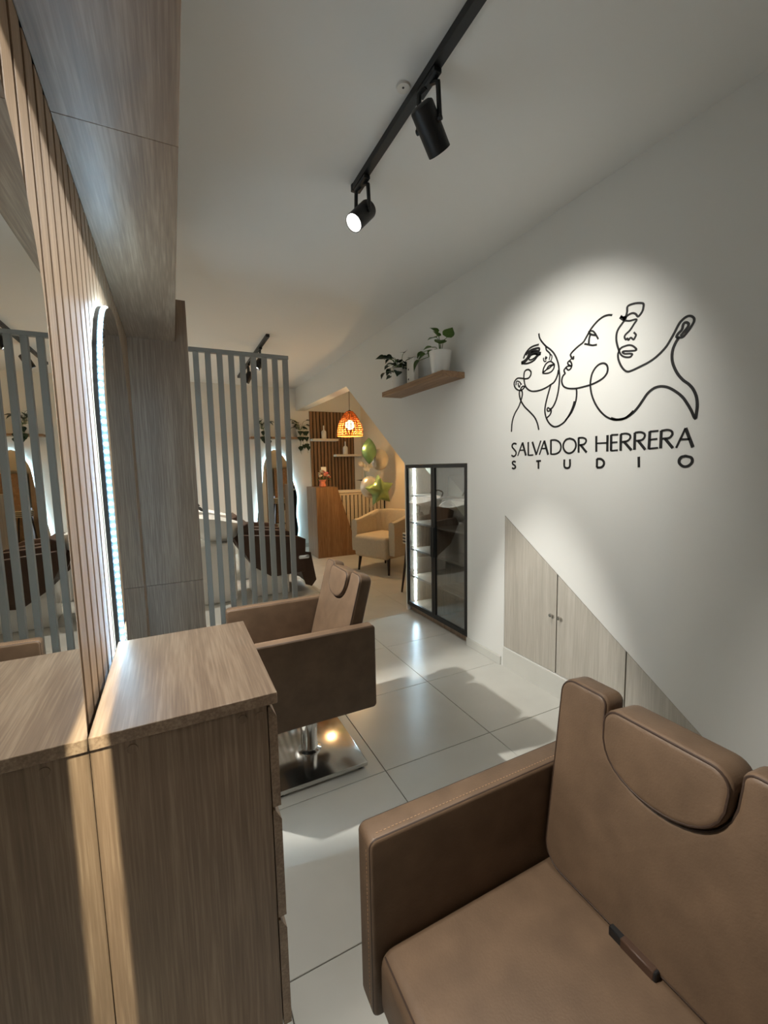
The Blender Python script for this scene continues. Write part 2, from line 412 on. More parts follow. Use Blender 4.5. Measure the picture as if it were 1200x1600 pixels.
# ------------------------------------------------------------------ drawer unit
du = thing('drawer_unit', 'grey oak three-drawer cabinet standing in front of the arched mirrors', 'drawer unit', (0, 1.137, 0))
G().box(-0.1675, 0.172, 0.890, 1.382, 0.872, 0.897, 0.0012, 1).build('countertop', M['oak_y'], du)
sidep = G().box(-0.1675, 0.150, 0.896, 0.914, 0.078, 0.8715, 0.0006, 1).build('side_panel', M['oak'], du)
for x, z in ((-0.101, 0.853), (0.099, 0.853), (0.134, 0.851)):
    G().cyl((x, 0.8965, z), (x, 0.8935, z), 0.009, n=18).build('cap', M['oak'], sidep)
G().box(-0.1675, 0.150, 1.360, 1.378, 0.078, 0.8715, 0.0006, 1).build('side_panel', M['oak'], du)
G().box(-0.1675, -0.150, 0.9145, 1.3595, 0.078, 0.8715).build('back_panel', M['oak'], du)
G().box(-0.150, 0.140, 0.9145, 1.3595, 0.078, 0.094).build('bottom_panel', M['oak'], du)
for z0, z1 in ((0.632, 0.866), (0.361, 0.624), (0.080, 0.353)):
    dr = G().prism([(0.152, z0), (0.170, z0), (0.170, z1-0.026), (0.157, z1), (0.152, z1)], 0.894, 1.380, 1).build('drawer', M['oak_y'], du, smooth=0)
    G().box(-0.14, 0.151, 0.925, 1.35, z0+0.02, z1-0.04).build('drawer_box', M['oak'], dr)
for x in (-0.14, 0.12):
    for y in (0.92, 1.35):
        G().cyl((x, y, 0), (x, y, 0.078), 0.018, 0.022, n=14).build('foot', M['black'], du)

# ------------------------------------------------------------------ salon chairs
def back_outline(hw, L, nw, nd):
    pts = []
    r = 0.05
    def arc(cu, cv, a0, a1, rr, n=7):
        for k in range(n+1):
            t = math.radians(a0+(a1-a0)*k/n); pts.append((cu+rr*math.cos(t), cv+rr*math.sin(t)))
    arc(hw-r, r, -90, 0, r); arc(hw-0.035, L-0.035, 0, 90, 0.035)
    arc(nw+0.020, L-0.020, 90, 180, 0.020, 5)
    # U-shaped notch
    for k in range(17):
        t = PI*k/16
        pts.append((nw*math.cos(t), L-0.03-(nd-0.03)*math.sin(t)**0.72))
    arc(-nw-0.020, L-0.020, 0, 90, 0.020, 5)
    arc(-hw+0.035, L-0.035, 90, 180, 0.035); arc(-hw+r, r, 180, 270, r)
    return pts
def cushion_outline(nw, L, nd):
    pts = []; nw -= 0.002; top = L-0.010; r = 0.032; zs = top-r-0.004
    for k in range(17):
        t = PI*(1+k/16.0)
        pts.append((nw*math.cos(t), zs-(nd-0.002-(L-zs))*abs(math.sin(t))**0.75))
    for cu, a0 in ((nw-r, 0), (-nw+r, 90)):
        for k in range(7):
            t = math.radians(a0+90*k/6); pts.append((cu+r*math.cos(t), top-r+r*math.sin(t)))
    return pts
def salon_chair(label, loc, tilt, bx=0.39):
    t = thing('salon_chair', label, 'chair', loc, 'brown salon styling chairs')
    kw = dict(parent=t, world=False)
    # base
    G().box(0.105, 0.530, -0.215, 0.215, 0.014, 0.034, 0.004, 2).build('base_plate', M['steel'], **kw)
    for x in (0.135, 0.50):
        for y in (-0.185, 0.185):
            G().cyl((x, y, 0), (x, y, 0.0138), 0.017, n=14).build('rubber_foot', M['rubber'], **kw)
    G().lathe([(0.055, 0.0342), (0.055, 0.040), (0.039, 0.046), (0.039, 0.30)], (0.318, 0, 0), 28).build('pedestal', M['chrome'], **kw)
    G().box(0.16, 0.45, -0.15, 0.15, 0.302, 0.345, 0.006, 2).build('seat_mount', M['black'], **kw)
    # seat
    o = rrect(0.012, 0.50, 0.348, 0.480, 0.028, 5)
    seat = G().pad(o, 0.452, 0.014, lambda u, v, w_: (u, -0.226+w_, v)).build('seat', M['leather'], **kw)
    G().tube(smooth_path([(0.020, -0.215, 0.473), (0.020, 0.215, 0.473)], 2), 0.0018, 6).build('seam', M['seam'], parent=seat, world=False)
    # arms
    for s in (-1, 1):
        o = rrect(0.0, 0.55, 0.332, 0.70, 0.016, 4)
        y0 = 0.2290 if s > 0 else -0.2850
        arm = G().pad(o, 0.056, 0.008, lambda u, v, w_: (u, y0+w_, v)).build('armrest', M['leather'], **kw)
        for yy in (y0+0.0045, y0+0.0515):
            q = rrect(0.0025, 0.5475, 0.3345, 0.6975, 0.0135, 4)
            G().tube([(a, yy, b) for a, b in q], 0.0021, 6, closed=True).build('seam', M['seam'], parent=arm, world=False)
        g = G(); ys = y0+(0.0415 if s < 0 else 0.0145)
        n = 62
        for k in range(n):
            x = 0.02+0.51*k/n; g.box(x, x+0.0045, ys-0.0006, ys+0.0006, 0.6995, 0.7008)
        n = 38
        for k in range(n):
            z = 0.35+0.33*k/n; g.box(-0.0008, 0.0005, ys-0.0006, ys+0.0006, z, z+0.0045)
        st = g.build('stitching', M['thread'], parent=arm, world=False, smooth=0); st['kind'] = 'stuff'
    # back
    ct, sn = math.cos(tilt), math.sin(tilt)
    zb = 0.483
    def fb(dw):
        return lambda u, v, w_: (bx+v*sn+(w_+dw)*ct, u, zb+v*ct-(w_+dw)*sn)
    L = 0.425/ct
    bo = back_outline(0.225, L, 0.112, 0.150)
    back = G().pad(bo, 0.062, 0.013, fb(0.0), 5).build('backrest', M['leather'], **kw)
    f0 = fb(0.0)
    q = [(u*0.982, (v-0.22)*0.985+0.22) for u, v in bo]
    top = [f0(u, v, 0.0035) for u, v in bo_inset(bo, 0.0045)]
    G().tube(top, 0.0021, 6, closed=True).build('seam', M['seam'], parent=back, world=False)
    co = cushion_outline(0.112, L, 0.150)
    cu = G().pad(co, 0.084, 0.013, fb(-0.014), 5).build('headrest', M['leather'], **kw)
    G().tube([fb(-0.014)(u, v, 0.003) for u, v in bo_inset(co, 0.0045)], 0.0023, 6, closed=True).build('seam', M['seam'], parent=cu, world=False)
    # hinge bracket showing in the gap between seat and back
    G().box(bx-0.010, bx+0.03, -0.038, 0.052, 0.470, 0.4965, 0.002, 1).build('hinge_bracket', M['black'], **kw)
    G().box(bx-0.011, bx+0.02, -0.034, 0.028, 0.471, 0.4975, 0.002, 1).build('hinge_strap', M['leather_d'], **kw)
    return t
def bo_inset(o, d):
    m = len(o); out = []
    for i in range(m):
        a = Vector(o[i-1]); b = Vector(o[i]); c = Vector(o[(i+1) % m])
        e1 = b-a; e2 = c-b
        n = Vector((e1.y, -e1.x)).normalized()+Vector((e2.y, -e2.x)).normalized()
        n = n.normalized() if n.length > 1e-6 else Vector((0, 0))
        out.append((b.x-n.x*d, b.y-n.y*d))
    return out
salon_chair('brown leatherette salon chair on square steel base behind the drawer unit', (0.19, 1.90, 0), math.radians(15), 0.40)
salon_chair('brown leatherette salon chair nearest the camera, in the lower right foreground', (0.275, 0.419, 0), math.radians(6.5), 0.424)

# ------------------------------------------------------------------ logo on the right wall
FACES={'left':[(9,[(1898,2125),(1893,2102),(1882,2083),(1864,2061),(1841,2038),(1811,2014),(1784,1985),(1764,1951),(1751,1915),(1746,1881),(1742,1844),(1746,1793),(1754,1754),(1767,1719),(1788,1690),(1808,1684)]),(8,[(1808,1684),(1818,1693),(1826,1687),(1822,1675),(1807,1675),(1799,1683),(1797,1666),(1807,1650),(1829,1637)]),(8,[(1844,2039),(1841,2021),(1828,2007),(1815,1994),(1811,1982)]),(6,[(1813,1990),(1800,1978),(1800,1963),(1807,1946)]),(6,[(1811,1982),(1816,1967),(1817,1958)]),(7,[(1860,1980),(1858,1965),(1849,1956),(1839,1959)]),(16,[(1837,1981),(1842,1974),(1840,1967)]),(8,[(1864,1895),(1858,1919),(1844,1939),(1827,1948),(1807,1948),(1792,1937),(1781,1925),(1783,1907),(1796,1893),(1818,1887),(1842,1889),(1864,1895)]),(8,[(1864,1898),(1838,1908),(1823,1923),(1806,1927),(1781,1925),(1799,1922),(1813,1914),(1835,1909)]),(9,[(1751,1890),(1755,1868),(1764,1848),(1780,1829),(1802,1820),(1835,1809),(1876,1802),(1917,1802),(1950,1808),(1980,1825),(2000,1849),(2009,1879),(2012,1907),(2007,1931),(1991,1939),(1971,1936),(1955,1920),(1957,1901),(1973,1888),(2001,1889),(2029,1897),(2064,1904),(2087,1893),(2094,1874),(2083,1849),(2057,1831),(2028,1827),(2008,1838),(2003,1843)]),(9,[(1802,1820),(1815,1786),(1829,1746),(1839,1710),(1842,1675),(1831,1637),(1810,1606),(1785,1587),(1761,1581),(1733,1586),(1701,1603),(1671,1636),(1650,1673),(1640,1704)]),(9,[(2003,1843),(2017,1848),(2031,1842),(2037,1831),(2025,1817),(2023,1796),(2031,1771),(2052,1730),(2084,1693),(2107,1645),(2114,1581)]),(9,[(2045,1832),(2048,1804),(2035,1765),(2003,1724),(1958,1686),(1919,1649),(1897,1611),(1886,1574)]),(7,[(2078,1864),(2075,1885),(2061,1886),(2043,1875),(2037,1863),(2029,1864)]),(7,[(2060,1876),(2057,1859),(2048,1847),(2043,1860)]),(10,[(2017,2011),(2004,2033),(1977,2055),(1944,2064),(1897,2063)]),(12,[(1998,2028),(1976,2041),(1944,2047),(1897,2043),(1896,2027),(1923,2034),(1954,2035)]),(20,[(2034,1988),(2003,1994),(1981,2008),(1970,2026),(1949,2028),(1917,2019),(1881,2008)]),(10,[(2034,1988),(1997,1977),(1959,1976),(1927,1984),(1906,1999),(1881,2008)]),(8,[(1975,1999),(1957,2015),(1933,2017),(1906,2010),(1927,1996),(1954,1990),(1973,1995)])],'middle':[(9,[(1435,2082),(1458,2089),(1484,2089),(1510,2080),(1535,2064),(1553,2048),(1568,2029),(1582,2011),(1596,1996),(1625,1984),(1652,1970),(1669,1958),(1672,1948),(1661,1931),(1653,1927),(1653,1941)]),(6,[(1664,1932),(1676,1924)]),(8,[(1676,1924),(1689,1916),(1686,1905),(1665,1892),(1663,1898),(1668,1912),(1679,1922)]),(8,[(1699,1895),(1683,1896),(1665,1890),(1670,1879),(1683,1875),(1693,1882),(1699,1893)]),(9,[(1699,1893),(1712,1881),(1709,1868),(1706,1861),(1719,1851),(1726,1835),(1726,1818),(1715,1796),(1690,1781),(1659,1773),(1623,1769),(1584,1770),(1541,1773),(1504,1781),(1473,1793),(1454,1811),(1449,1833),(1456,1853),(1474,1865),(1498,1864),(1520,1850),(1536,1827),(1543,1801),(1545,1773),(1540,1740),(1529,1706),(1509,1667),(1481,1630),(1448,1601),(1413,1584),(1384,1579),(1355,1581),(1328,1596),(1309,1612)]),(9,[(1629,1767),(1627,1738),(1631,1705),(1643,1673),(1662,1642),(1696,1609)]),(8,[(1566,2040),(1545,2040),(1529,2026),(1517,2007),(1507,1989)]),(10,[(1564,2036),(1549,2023),(1522,2012)]),(10,[(1554,2023),(1560,2003),(1561,1979)]),(9,[(1587,1987),(1562,1977),(1538,1967),(1514,1964)])],'right':[(11,[(1422,1591),(1396,1582),(1371,1580),(1343,1585),(1316,1600),(1290,1623),(1265,1656),(1247,1680),(1226,1696),(1205,1703),(1181,1702),(1154,1692),(1123,1670),(1096,1644),(1076,1615),(1058,1583),(1041,1548),(1037,1574),(1036,1603),(1041,1636),(1054,1667),(1072,1691),(1096,1713),(1117,1740),(1133,1770),(1143,1799),(1146,1826),(1143,1852),(1133,1876),(1122,1893)]),(9,[(1122,1893),(1105,1891),(1087,1909),(1073,1927),(1065,1943),(1068,1957),(1082,1968),(1099,1968),(1118,1956),(1129,1940),(1141,1917),(1156,1892),(1172,1869),(1195,1848),(1222,1830),(1253,1817),(1290,1807),(1324,1799),(1344,1798),(1362,1809),(1381,1835),(1394,1866),(1397,1889),(1393,1905),(1402,1931),(1409,1963),(1407,1992),(1397,2011),(1377,2031),(1366,2049),(1359,2072),(1357,2096),(1333,2099),(1306,2094),(1283,2084),(1281,2068),(1287,2049),(1304,2035),(1316,2049),(1331,2058),(1350,2057),(1370,2050),(1392,2061)]),(10,[(1122,1893),(1131,1898),(1125,1910),(1111,1922),(1106,1943),(1095,1946),(1086,1937),(1089,1925),(1103,1910),(1115,1897)]),(16,[(1392,2061),(1374,2044),(1366,2049),(1378,2048)]),(8,[(1371,2038),(1345,2028),(1311,2024),(1325,2004),(1342,1984),(1361,1972),(1367,1961),(1360,1948),(1352,1951),(1346,1942),(1336,1950),(1322,1938),(1315,1946),(1311,1956),(1322,1970)]),(8,[(1393,1905),(1381,1916),(1361,1919),(1341,1918),(1321,1907),(1306,1887),(1340,1891),(1368,1897),(1374,1893),(1363,1884),(1335,1878),(1325,1872),(1335,1863),(1359,1868),(1379,1881),(1393,1905)])]}
LETTERS=[('S',[(10,[(2068,1501),(2086,1507),(2103,1500),(2104,1484),(2085,1467),(2070,1450),(2075,1432),(2094,1426),(2111,1433)])]),('A',[(8,[(2055,1428),(2016,1508)]),(13,[(2016,1508),(1986,1427)]),(8,[(2037,1462),(2001,1461)])]),('L',[(11,[(1968,1508),(1966,1427)]),(8,[(1966,1428),(1927,1429)])]),('V',[(12,[(1935,1507),(1902,1429)]),(8,[(1902,1429),(1869,1510)])]),('A',[(8,[(1878,1428),(1843,1508)]),(13,[(1843,1508),(1812,1426)]),(8,[(1861,1464),(1826,1463)])]),('D',[(11,[(1794,1510),(1792,1427)]),(9,[(1794,1508),(1759,1506),(1732,1491),(1722,1467),(1730,1442),(1757,1429),(1792,1429)])]),('O',[(10,[(1663,1509),(1689,1503),(1705,1483),(1705,1459),(1690,1438),(1667,1429),(1642,1436),(1626,1455),(1624,1478),(1638,1499),(1663,1509)])]),('R',[(11,[(1607,1510),(1605,1430)]),(9,[(1607,1508),(1582,1507),(1564,1499),(1561,1485),(1573,1473),(1599,1470)]),(12,[(1594,1470),(1556,1429)])]),('H',[(11,[(1501,1510),(1498,1430)]),(8,[(1500,1473),(1437,1472)]),(12,[(1438,1510),(1436,1430)])]),('E',[(12,[(1418,1510),(1416,1431)]),(8,[(1418,1509),(1381,1508)]),(8,[(1416,1472),(1384,1472)]),(8,[(1416,1432),(1380,1433)])]),('R',[(12,[(1367,1510),(1365,1430)]),(9,[(1367,1509),(1342,1510),(1323,1503),(1319,1489),(1332,1475),(1360,1471)]),(12,[(1349,1471),(1311,1430)])]),('R',[(12,[(1297,1511),(1296,1431)]),(9,[(1297,1510),(1272,1511),(1253,1503),(1250,1489),(1262,1475),(1290,1472)]),(12,[(1280,1472),(1245,1430)])]),('E',[(12,[(1227,1511),(1228,1431)]),(8,[(1227,1510),(1189,1510)]),(8,[(1227,1473),(1192,1475)]),(8,[(1228,1433),(1187,1435)])]),('R',[(12,[(1176,1510),(1176,1432)]),(9,[(1176,1509),(1151,1511),(1133,1504),(1129,1490),(1141,1476),(1170,1474)]),(12,[(1159,1474),(1124,1431)])]),('A',[(8,[(1110,1431),(1076,1512)]),(13,[(1076,1512),(1044,1431)]),(8,[(1095,1466),(1057,1465)])]),('S',[(11,[(2073,1389),(2089,1394),(2101,1387),(2097,1376),(2080,1368),(2074,1357),(2087,1348),(2105,1352)])]),('T',[(11,[(1902,1391),(1866,1392)]),(11,[(1884,1392),(1883,1345)])]),('U',[(11,[(1697,1396),(1696,1360),(1687,1350),(1670,1349),(1659,1360),(1659,1397)])]),('D',[(11,[(1493,1395),(1492,1350)]),(11,[(1493,1394),(1470,1392),(1454,1379),(1454,1362),(1468,1351),(1492,1350)])]),('I',[(11,[(1274,1398),(1271,1349)])]),('O',[(11,[(1071,1395),(1087,1391),(1095,1379),(1093,1364),(1079,1352),(1063,1351),(1049,1360),(1043,1374),(1049,1388),(1071,1395)])])]

lg = thing('wall_logo', 'black line-art of three faces over the words SALVADOR HERRERA STUDIO', 'wall logo', (XW, 1.57, 1.35))
def ribbon(g, pts, wd, sm=True):
    P = [Vector((a/1000.0, b/1000.0)) for a, b in pts]
    if sm and len(P) > 2: P = [Vector((q.x, q.y)) for q in smooth_path([(p.x, p.y, 0) for p in P], 5)]
    n = len(P); h = wd/2000.0; Lf = []; Rt = []
    for i in range(n):
        d = P[min(i+1, n-1)]-P[max(i-1, 0)]
        if d.length < 1e-6: d = Vector((1, 0))
        d.normalize(); nn = Vector((-d.y, d.x))
        Lf.append(P[i]+nn*h); Rt.append(P[i]-nn*h)
    x0, x1 = XW-0.0025, XW-0.0002
    vs = [(x, p.x, p.y) for x in (x0, x1) for p in Lf+Rt]
    m = 2*n; fs = []
    for i in range(n-1):
        fs += [(i, i+1, n+i+1, n+i), (m+i, m+n+i, m+n+i+1, m+i+1), (i, m+i, m+i+1, i+1), (n+i, n+i+1, m+n+i+1, m+n+i)]
    fs += [(0, n, m+n, m), (n-1, m+n-1, m+2*n-1, 2*n-1)]
    g.add(vs, fs)
for k in ('left', 'middle', 'right'):
    g = G()
    for wd, pts in FACES[k]: ribbon(g, pts, wd)
    o = g.build('face_line_art', M['blackp'], lg, smooth=0)
    o['label'] = {'left': 'upturned face with shaded eye', 'middle': 'face in profile', 'right': 'face seen from the front with long neck'}[k]
for ch, ss in LETTERS:
    g = G()
    for wd, pts in ss: ribbon(g, pts, wd)
    g.build('letter', M['blackp'], lg, smooth=0)

# ------------------------------------------------------------------ glass display cabinet
gc = thing('display_cabinet', 'tall black-framed display cabinet with two smoked glass doors, lit inside', 'cabinet', (2.1, 3.04, 0))
Y0, Y1, Z0, Z1 = 2.576, 3.502, 0.062, 1.388
G().box(2.27, 2.285, Y0, Y1, Z0, Z1).build('back_panel', M['oak'], gc)
G().box(1.976, 2.2695, Y0, Y0+0.014, Z0, Z1).build('side_panel', M['oak'], gc)
G().box(1.976, 2.2695, Y1-0.014, Y1, Z0, Z1).build('side_panel', M['oak'], gc)
G().box(1.976, 2.2695, 3.032, 3.046, Z0+0.0145, Z1-0.0145).build('divider_panel', M['oak'], gc)
G().box(1.976, 2.2695, Y0+0.0142, Y1-0.0142, Z1-0.014, Z1).build('top_panel', M['oak'], gc)
G().box(1.976, 2.2695, Y0+0.0142, Y1-0.0142, Z0, Z0+0.014).build('bottom_panel', M['oak'], gc)
for z in (1.105, 0.852, 0.596, 0.337):
    for a, b in ((Y0+0.0145, 3.0315), (3.0465, Y1-0.0145)):
        G().box(1.99, 2.2690, a, b, z-0.008, z+0.008).build('shelf', M['oak_y'], gc)
G().box(1.992, 2.28, Y0+0.01, Y1-0.01, 0, 0.0615).build('plinth', M['oak'], gc)
zz = [Z0+0.014, 0.337, 0.596, 0.852, 1.105, Z1-0.014]
for a, b in zip(zz[:-1], zz[1:]):
    G().box(2.030, 2.042, Y1-0.0205, Y1-0.0145, a+0.012, b-0.012).build('led_strip', M['cabled'], gc)
for a, b in ((Y0, 3.0375), (3.0405, Y1)):
    d = G()
    F_ = 0.028
    d.box(1.951, 1.973, a, b, Z1-F_, Z1, 0.001, 1); d.box(1.951, 1.973, a, b, Z0, Z0+F_*1.3, 0.001, 1)
    d.box(1.951, 1.973, a, a+F_, Z0+F_*1.3, Z1-F_, 0.001, 1); d.box(1.951, 1.973, b-F_, b, Z0+F_*1.3, Z1-F_, 0.001, 1)
    dd = d.build('door', M['black'], gc)
    G().box(1.960, 1.964, a+F_-0.004, b-F_+0.004, Z0+F_*1.3-0.004, Z1-F_+0.004).build('pane', M['glass'], dd, smooth=0)
    yk = (3.0375-0.012) if a < 3 else (3.0405+0.012)
    G().box(1.938, 1.9505, yk-0.010, yk+0.010, 0.60, 0.86, 0.002, 1).build('handle', M['black'], dd)

# ------------------------------------------------------------------ wall shelf and plants
ws = tag(G().box(1.757, XW-0.001, 2.60, 3.57, 2.008, 2.050, 0.0015, 1).build('wall_shelf', M['shelfwood']), 'brown oak floating shelf on the right wall holding two potted plants', 'shelf')
def leaf_mesh(mat):
    # heart-shaped leaf in local x (length) / y, slightly folded
    g = G(); n = 8; vs = []; prof = [0.0, 0.36, 0.47, 0.46, 0.40, 0.30, 0.19, 0.09, 0.0]
    for i in range(n+1):
        u = i/n; wd = prof[i]
        for s in (-1, 0, 1):
            vs.append((u-(0.08 if (s and i == 1) else 0), s*wd, abs(s)*wd*0.28-0.25*u*u))
    fs = []
    for i in range(n):
        for s in (0, 1):
            a = i*3+s; fs.append((a, a+1, a+4, a+3))
    g.add(vs, fs); m = g.mesh('leaf', 0)
    m.polygons.foreach_set('use_smooth', [True]*len(m.polygons))
    m.materials.append(mat); return m
LEAF = leaf_mesh(M['leaf']); LEAFD = leaf_mesh(M['leafd'])
def potted(label, loc, pr, ph, potmat, leaves, me, name='potted_plant', group='potted plants'):
    t = thing(name, label, 'plant', loc, group)
    G().lathe([(pr*0.72, 0), (pr*0.76, 0.004), (pr*0.97, ph*0.93), (pr, ph), (pr*0.93, ph), (pr*0.90, ph*0.90)], n=28, cap1=False).build('pot', potmat, t, False)
    G().lathe([(0.001, ph*0.91), (pr*0.90, ph*0.90)], n=20, cap0=False, cap1=False).build('soil', M['soil'], t, False)
    for (x, y, z, sz, rz, tilt) in leaves:
        G().tube(smooth_path([(x*0.15, y*0.15, ph*0.9), (x*0.5, y*0.5, ph*0.9+(z-ph*0.9)*0.75+0.01), (x, y, z)], 4), 0.0022, 6).build('stem', M['stem'], t, False)
        inst(me, 'leaf', t, (x, y, z), (random.uniform(-.4, .4), tilt, rz), (sz, sz, sz))
    return t
potted('green heart-leaved plant in the larger white pot on the wall shelf', (1.84, 2.745, 2.0505), 0.086, 0.165, M['white'],
       [(-0.09, 0.15, 0.13, 0.095, 2.2, 0.8), (-0.07, 0.12, 0.19, 0.08, 1.9, 0.3), (-0.08, 0.08, 0.16, 0.08, 2.6, 0.5), (0.0, 0.05, 0.28, 0.085, 2.0, -0.2), (0.0, 0.03, 0.31, 0.07, 2.9, -0.7),
        (-0.02, -0.02, 0.215, 0.10, -1.9, -0.2), (-0.01, -0.10, 0.24, 0.095, -1.6, -0.7), (-0.03, -0.06, 0.21, 0.075, -2.4, -0.2), (-0.05, 0.03, 0.20, 0.075, 3.0, 0.1), (0.0, 0.10, 0.20, 0.07, 1.6, 0.3), (-0.04, -0.04, 0.26, 0.07, -2.8, -0.6)], LEAF)
lv = []
for k in range(44):
    a = random.uniform(0, 2*PI); r = random.uniform(0.02, 0.14)
    xx = min(0.02, r*math.cos(a)); a = a if math.cos(a) < 0.1 else PI-a
    lv.append((xx, 1.35*r*math.sin(a), random.uniform(0.16, 0.32)-r*0.35, random.uniform(0.055, 0.08), a+random.uniform(-.5, .5), random.uniform(-0.3, 0.7)))
lv.append((-0.05, 0.20, 0.18, 0.075, 1.9, 0.5))
potted('bushy dark-leaved plant in the smaller pale pot at the far end of the wall shelf', (1.85, 3.385, 2.0505), 0.083, 0.17, M['whitem'], lv, LEAFD)
bx_ = thing('white_wall_box', 'slim white box with two dark dots standing between the two pots on the shelf', 'box', (1.86, 3.19, 2.0505))
G().box(1.835, 1.885, 3.13, 3.25, 2.0505, 2.27, 0.012, 4).build('casing', M['whitem'], bx_)
for z in (2.105, 2.185):
    G().cyl((1.835, 3.215, z), (1.8335, 3.215, z), 0.008, n=12).build('screw', M['black'], bx_)

# ------------------------------------------------------------------ ceiling tracks and spots
def rot_to(d): return Vector(d).to_track_quat('Z', 'Y').to_matrix()
def track(label, x, y0, y1):
    t = thing('lighting_track', label, 'track', (x, (y0+y1)/2, ZC), 'black ceiling lighting tracks')
    g = G().box(x-0.017, x+0.017, y0, y1, ZC-0.030, ZC-0.0005, 0.001, 1)
    g.build('rail', M['black'], t)
    G().box(x-0.019, x+0.019, y1-0.012, y1+0.004, ZC-0.032, ZC-0.0003).build('end_cap', M['black'], t)
    return t
def spotlight(label, x, y, d, watt, deg, lit=True, col=WARM, blend=1.0):
    d = Vector(d).normalized()
    t = thing('track_spotlight', label, 'spotlight', (x, y, ZC-0.031), 'black cylinder track spotlights')
    piv = Vector((x, y, ZC-0.031-0.142))
    G().box(x-0.015, x+0.015, y-0.06, y+0.06, ZC-0.049, ZC-0.0325, 0.002, 1).build('adapter', M['black'], t)
    side = d.cross(Vector((0, 0, 1))).normalized()
    g = G()
    for s in (-1, 1):
        a = piv+side*s*0.046
        g.tube([Vector((x, y, ZC-0.046))+side*s*0.012, Vector((x, y, ZC-0.058))+side*s*0.040, a], 0.009, 6)
        g.cyl(a-side*0.006, a+side*0.006, 0.010, n=10)
    g.build('bracket', M['black'], t)
    R_ = rot_to(d); prof = [(0.030, -0.062), (0.040, -0.056), (0.0415, -0.050), (0.0415, 0.085), (0.038, 0.085), (0.036, 0.070)]
    g = G().lathe(prof, n=28, cap1=False); g.v = [tuple(piv+R_ @ Vector(v)) for v in g.v]
    g.build('housing', M['black'], t)
    g = G().lathe([(0.0005, 0.0705), (0.0362, 0.070)], n=24, cap0=False, cap1=False); g.v = [tuple(piv+R_ @ Vector(v)) for v in g.v]
    g.build('lens', M['lens'] if lit else M['whitem'], t)
    if watt:
        p = piv+d*0.09
        spot('lamp_light', p, p+d, watt, col, deg, blend, 0.03, parent=t)
    return t
track('long black ceiling track running overhead towards the divider', 0.88, -1.2, 2.04)
spotlight('lit black track spotlight at the far end of the near track', 0.88, 1.955, (-0.66, -0.24, -0.71), 62, 72)
spotlight('black track spotlight turned towards the logo wall', 0.88, 1.375, (1.075, 0.42, -1.02), 66, 80)
spotlight('added out-of-view black track spotlight lighting the foreground chair, nearest the camera', 0.88, 0.78, (-0.60, -0.10, -0.78), 50, 100)  # extra lamp out of view, added to brighten the near chair
track('short black ceiling track over the wash area behind the divider', 0.95, 4.50, 6.6)
spotlight('black track spotlight over the wash area, nearer one seen above the divider', 0.95, 4.95, (-0.5, 0.05, -0.8), 85, 120)
spotlight('black track spotlight over the wash area, farther one seen between divider slats', 0.95, 5.75, (-0.4, 0.15, -0.8), 85, 120)
cc = thing('ceiling_cap', 'small white round cover plate with screw on the ceiling beside the track', 'cover plate', (0.845, 1.466, ZC))
G().cyl((0.832, 1.466, ZC-0.008), (0.832, 1.466, ZC-0.0003), 0.024, 0.026, 24).build('plate', M['whitem'], cc)
G().cyl((0.829, 1.462, ZC-0.0095), (0.829, 1.462, ZC-0.0082), 0.004, n=10).build('screw', M['black'], cc)

# ------------------------------------------------------------------ reception nook
rp = thing('slat_feature_panel', 'honey oak vertical slat panel on the wall behind reception', 'wall panel', (2.59, YB-0.02, 0))
G().box(2.18, 3.0, YB-0.010, YB-0.0005, 0, 2.36).build('backing', M['dark'], rp)
sm3 = G().box(0, 0.046, -0.016, 0, 0, 2.358, 0.002, 1).mesh('slat', 30); sm3.materials.append(M['warmwood'])
for k in range(13): inst(sm3, 'slat', rp, (2.182+0.063*k-2.59, 0.0095, 0))
for nm, a, b, z in (('upper left', 2.18, 2.64, 1.865), ('lower right', 2.59, 3.06, 1.597)):
    tag(G().box(a, b, YB-0.19, YB-0.0275, z-0.018, z+0.018, 0.002, 1).build('floating_shelf', M['paleshelf']), 'short pale %s floating shelf on the reception slat panel' % nm, 'shelf', 'reception shelves')
def bottle(label, x, y, z, s=1.0):
    t = thing('bottle', label, 'bottle', (x, y, z), 'white bottles at reception')
    G().lathe([(0.040*s, 0), (0.044*s, 0.006), (0.044*s, 0.115*s), (0.036*s, 0.135*s), (0.015*s, 0.150*s), (0.013*s, 0.165*s)], n=20).build('body', M['white'], t, False)
    G().lathe([(0.012*s, 0.1655*s), (0.012*s, 0.225*s), (0.009*s, 0.228*s)], n=14).build('neck', M['white'], t, False)
bottle('white bottle on the upper floating shelf at reception', 2.40, 7.19, 1.8835)
bottle('white bottle on the lower floating shelf at reception', 2.79, 7.19, 1.6155)

dk = thing('reception_desk', 'reception desk with slanted honey oak front and ribbed white side', 'desk', (2.4, 6.5, 0))
G().prism([(1.93, 0), (2.61, 0), (2.262, 1.088), (1.93, 1.088)], 6.23, 6.27, 1).build('front_panel', M['warmwood'], dk, smooth=0)
G().box(1.93, 1.97, 6.2705, 6.74, 0, 1.088).build('side_panel', M['oak'], dk)
G().box(1.9705, 2.26, 6.2705, 6.74, 1.052, 1.088).build('top', M['warmwood'], dk)
G().box(1.975, 3.14, 6.345, 6.36, 0.02, 0.985).build('ribbed_backing', M['dark'], dk)
rb = G().box(0, 0.050, -0.02, 0, 0.03, 0.945, 0.003, 1).mesh('rib', 30); rb.materials.append(M['cream'])
for k in range(16): inst(rb, 'rib', dk, (2.05+0.0672*k-2.4, 6.3445-6.5, 0))
G().box(1.975, 3.14, 6.31, 6.72, 0.9855, 1.012, 0.002, 1).build('worktop', M['paleshelf'], dk)
G().box(1.975, 3.14, 6.322, 6.344, 0.946, 0.985).build('upper_rail', M['cream'], dk)

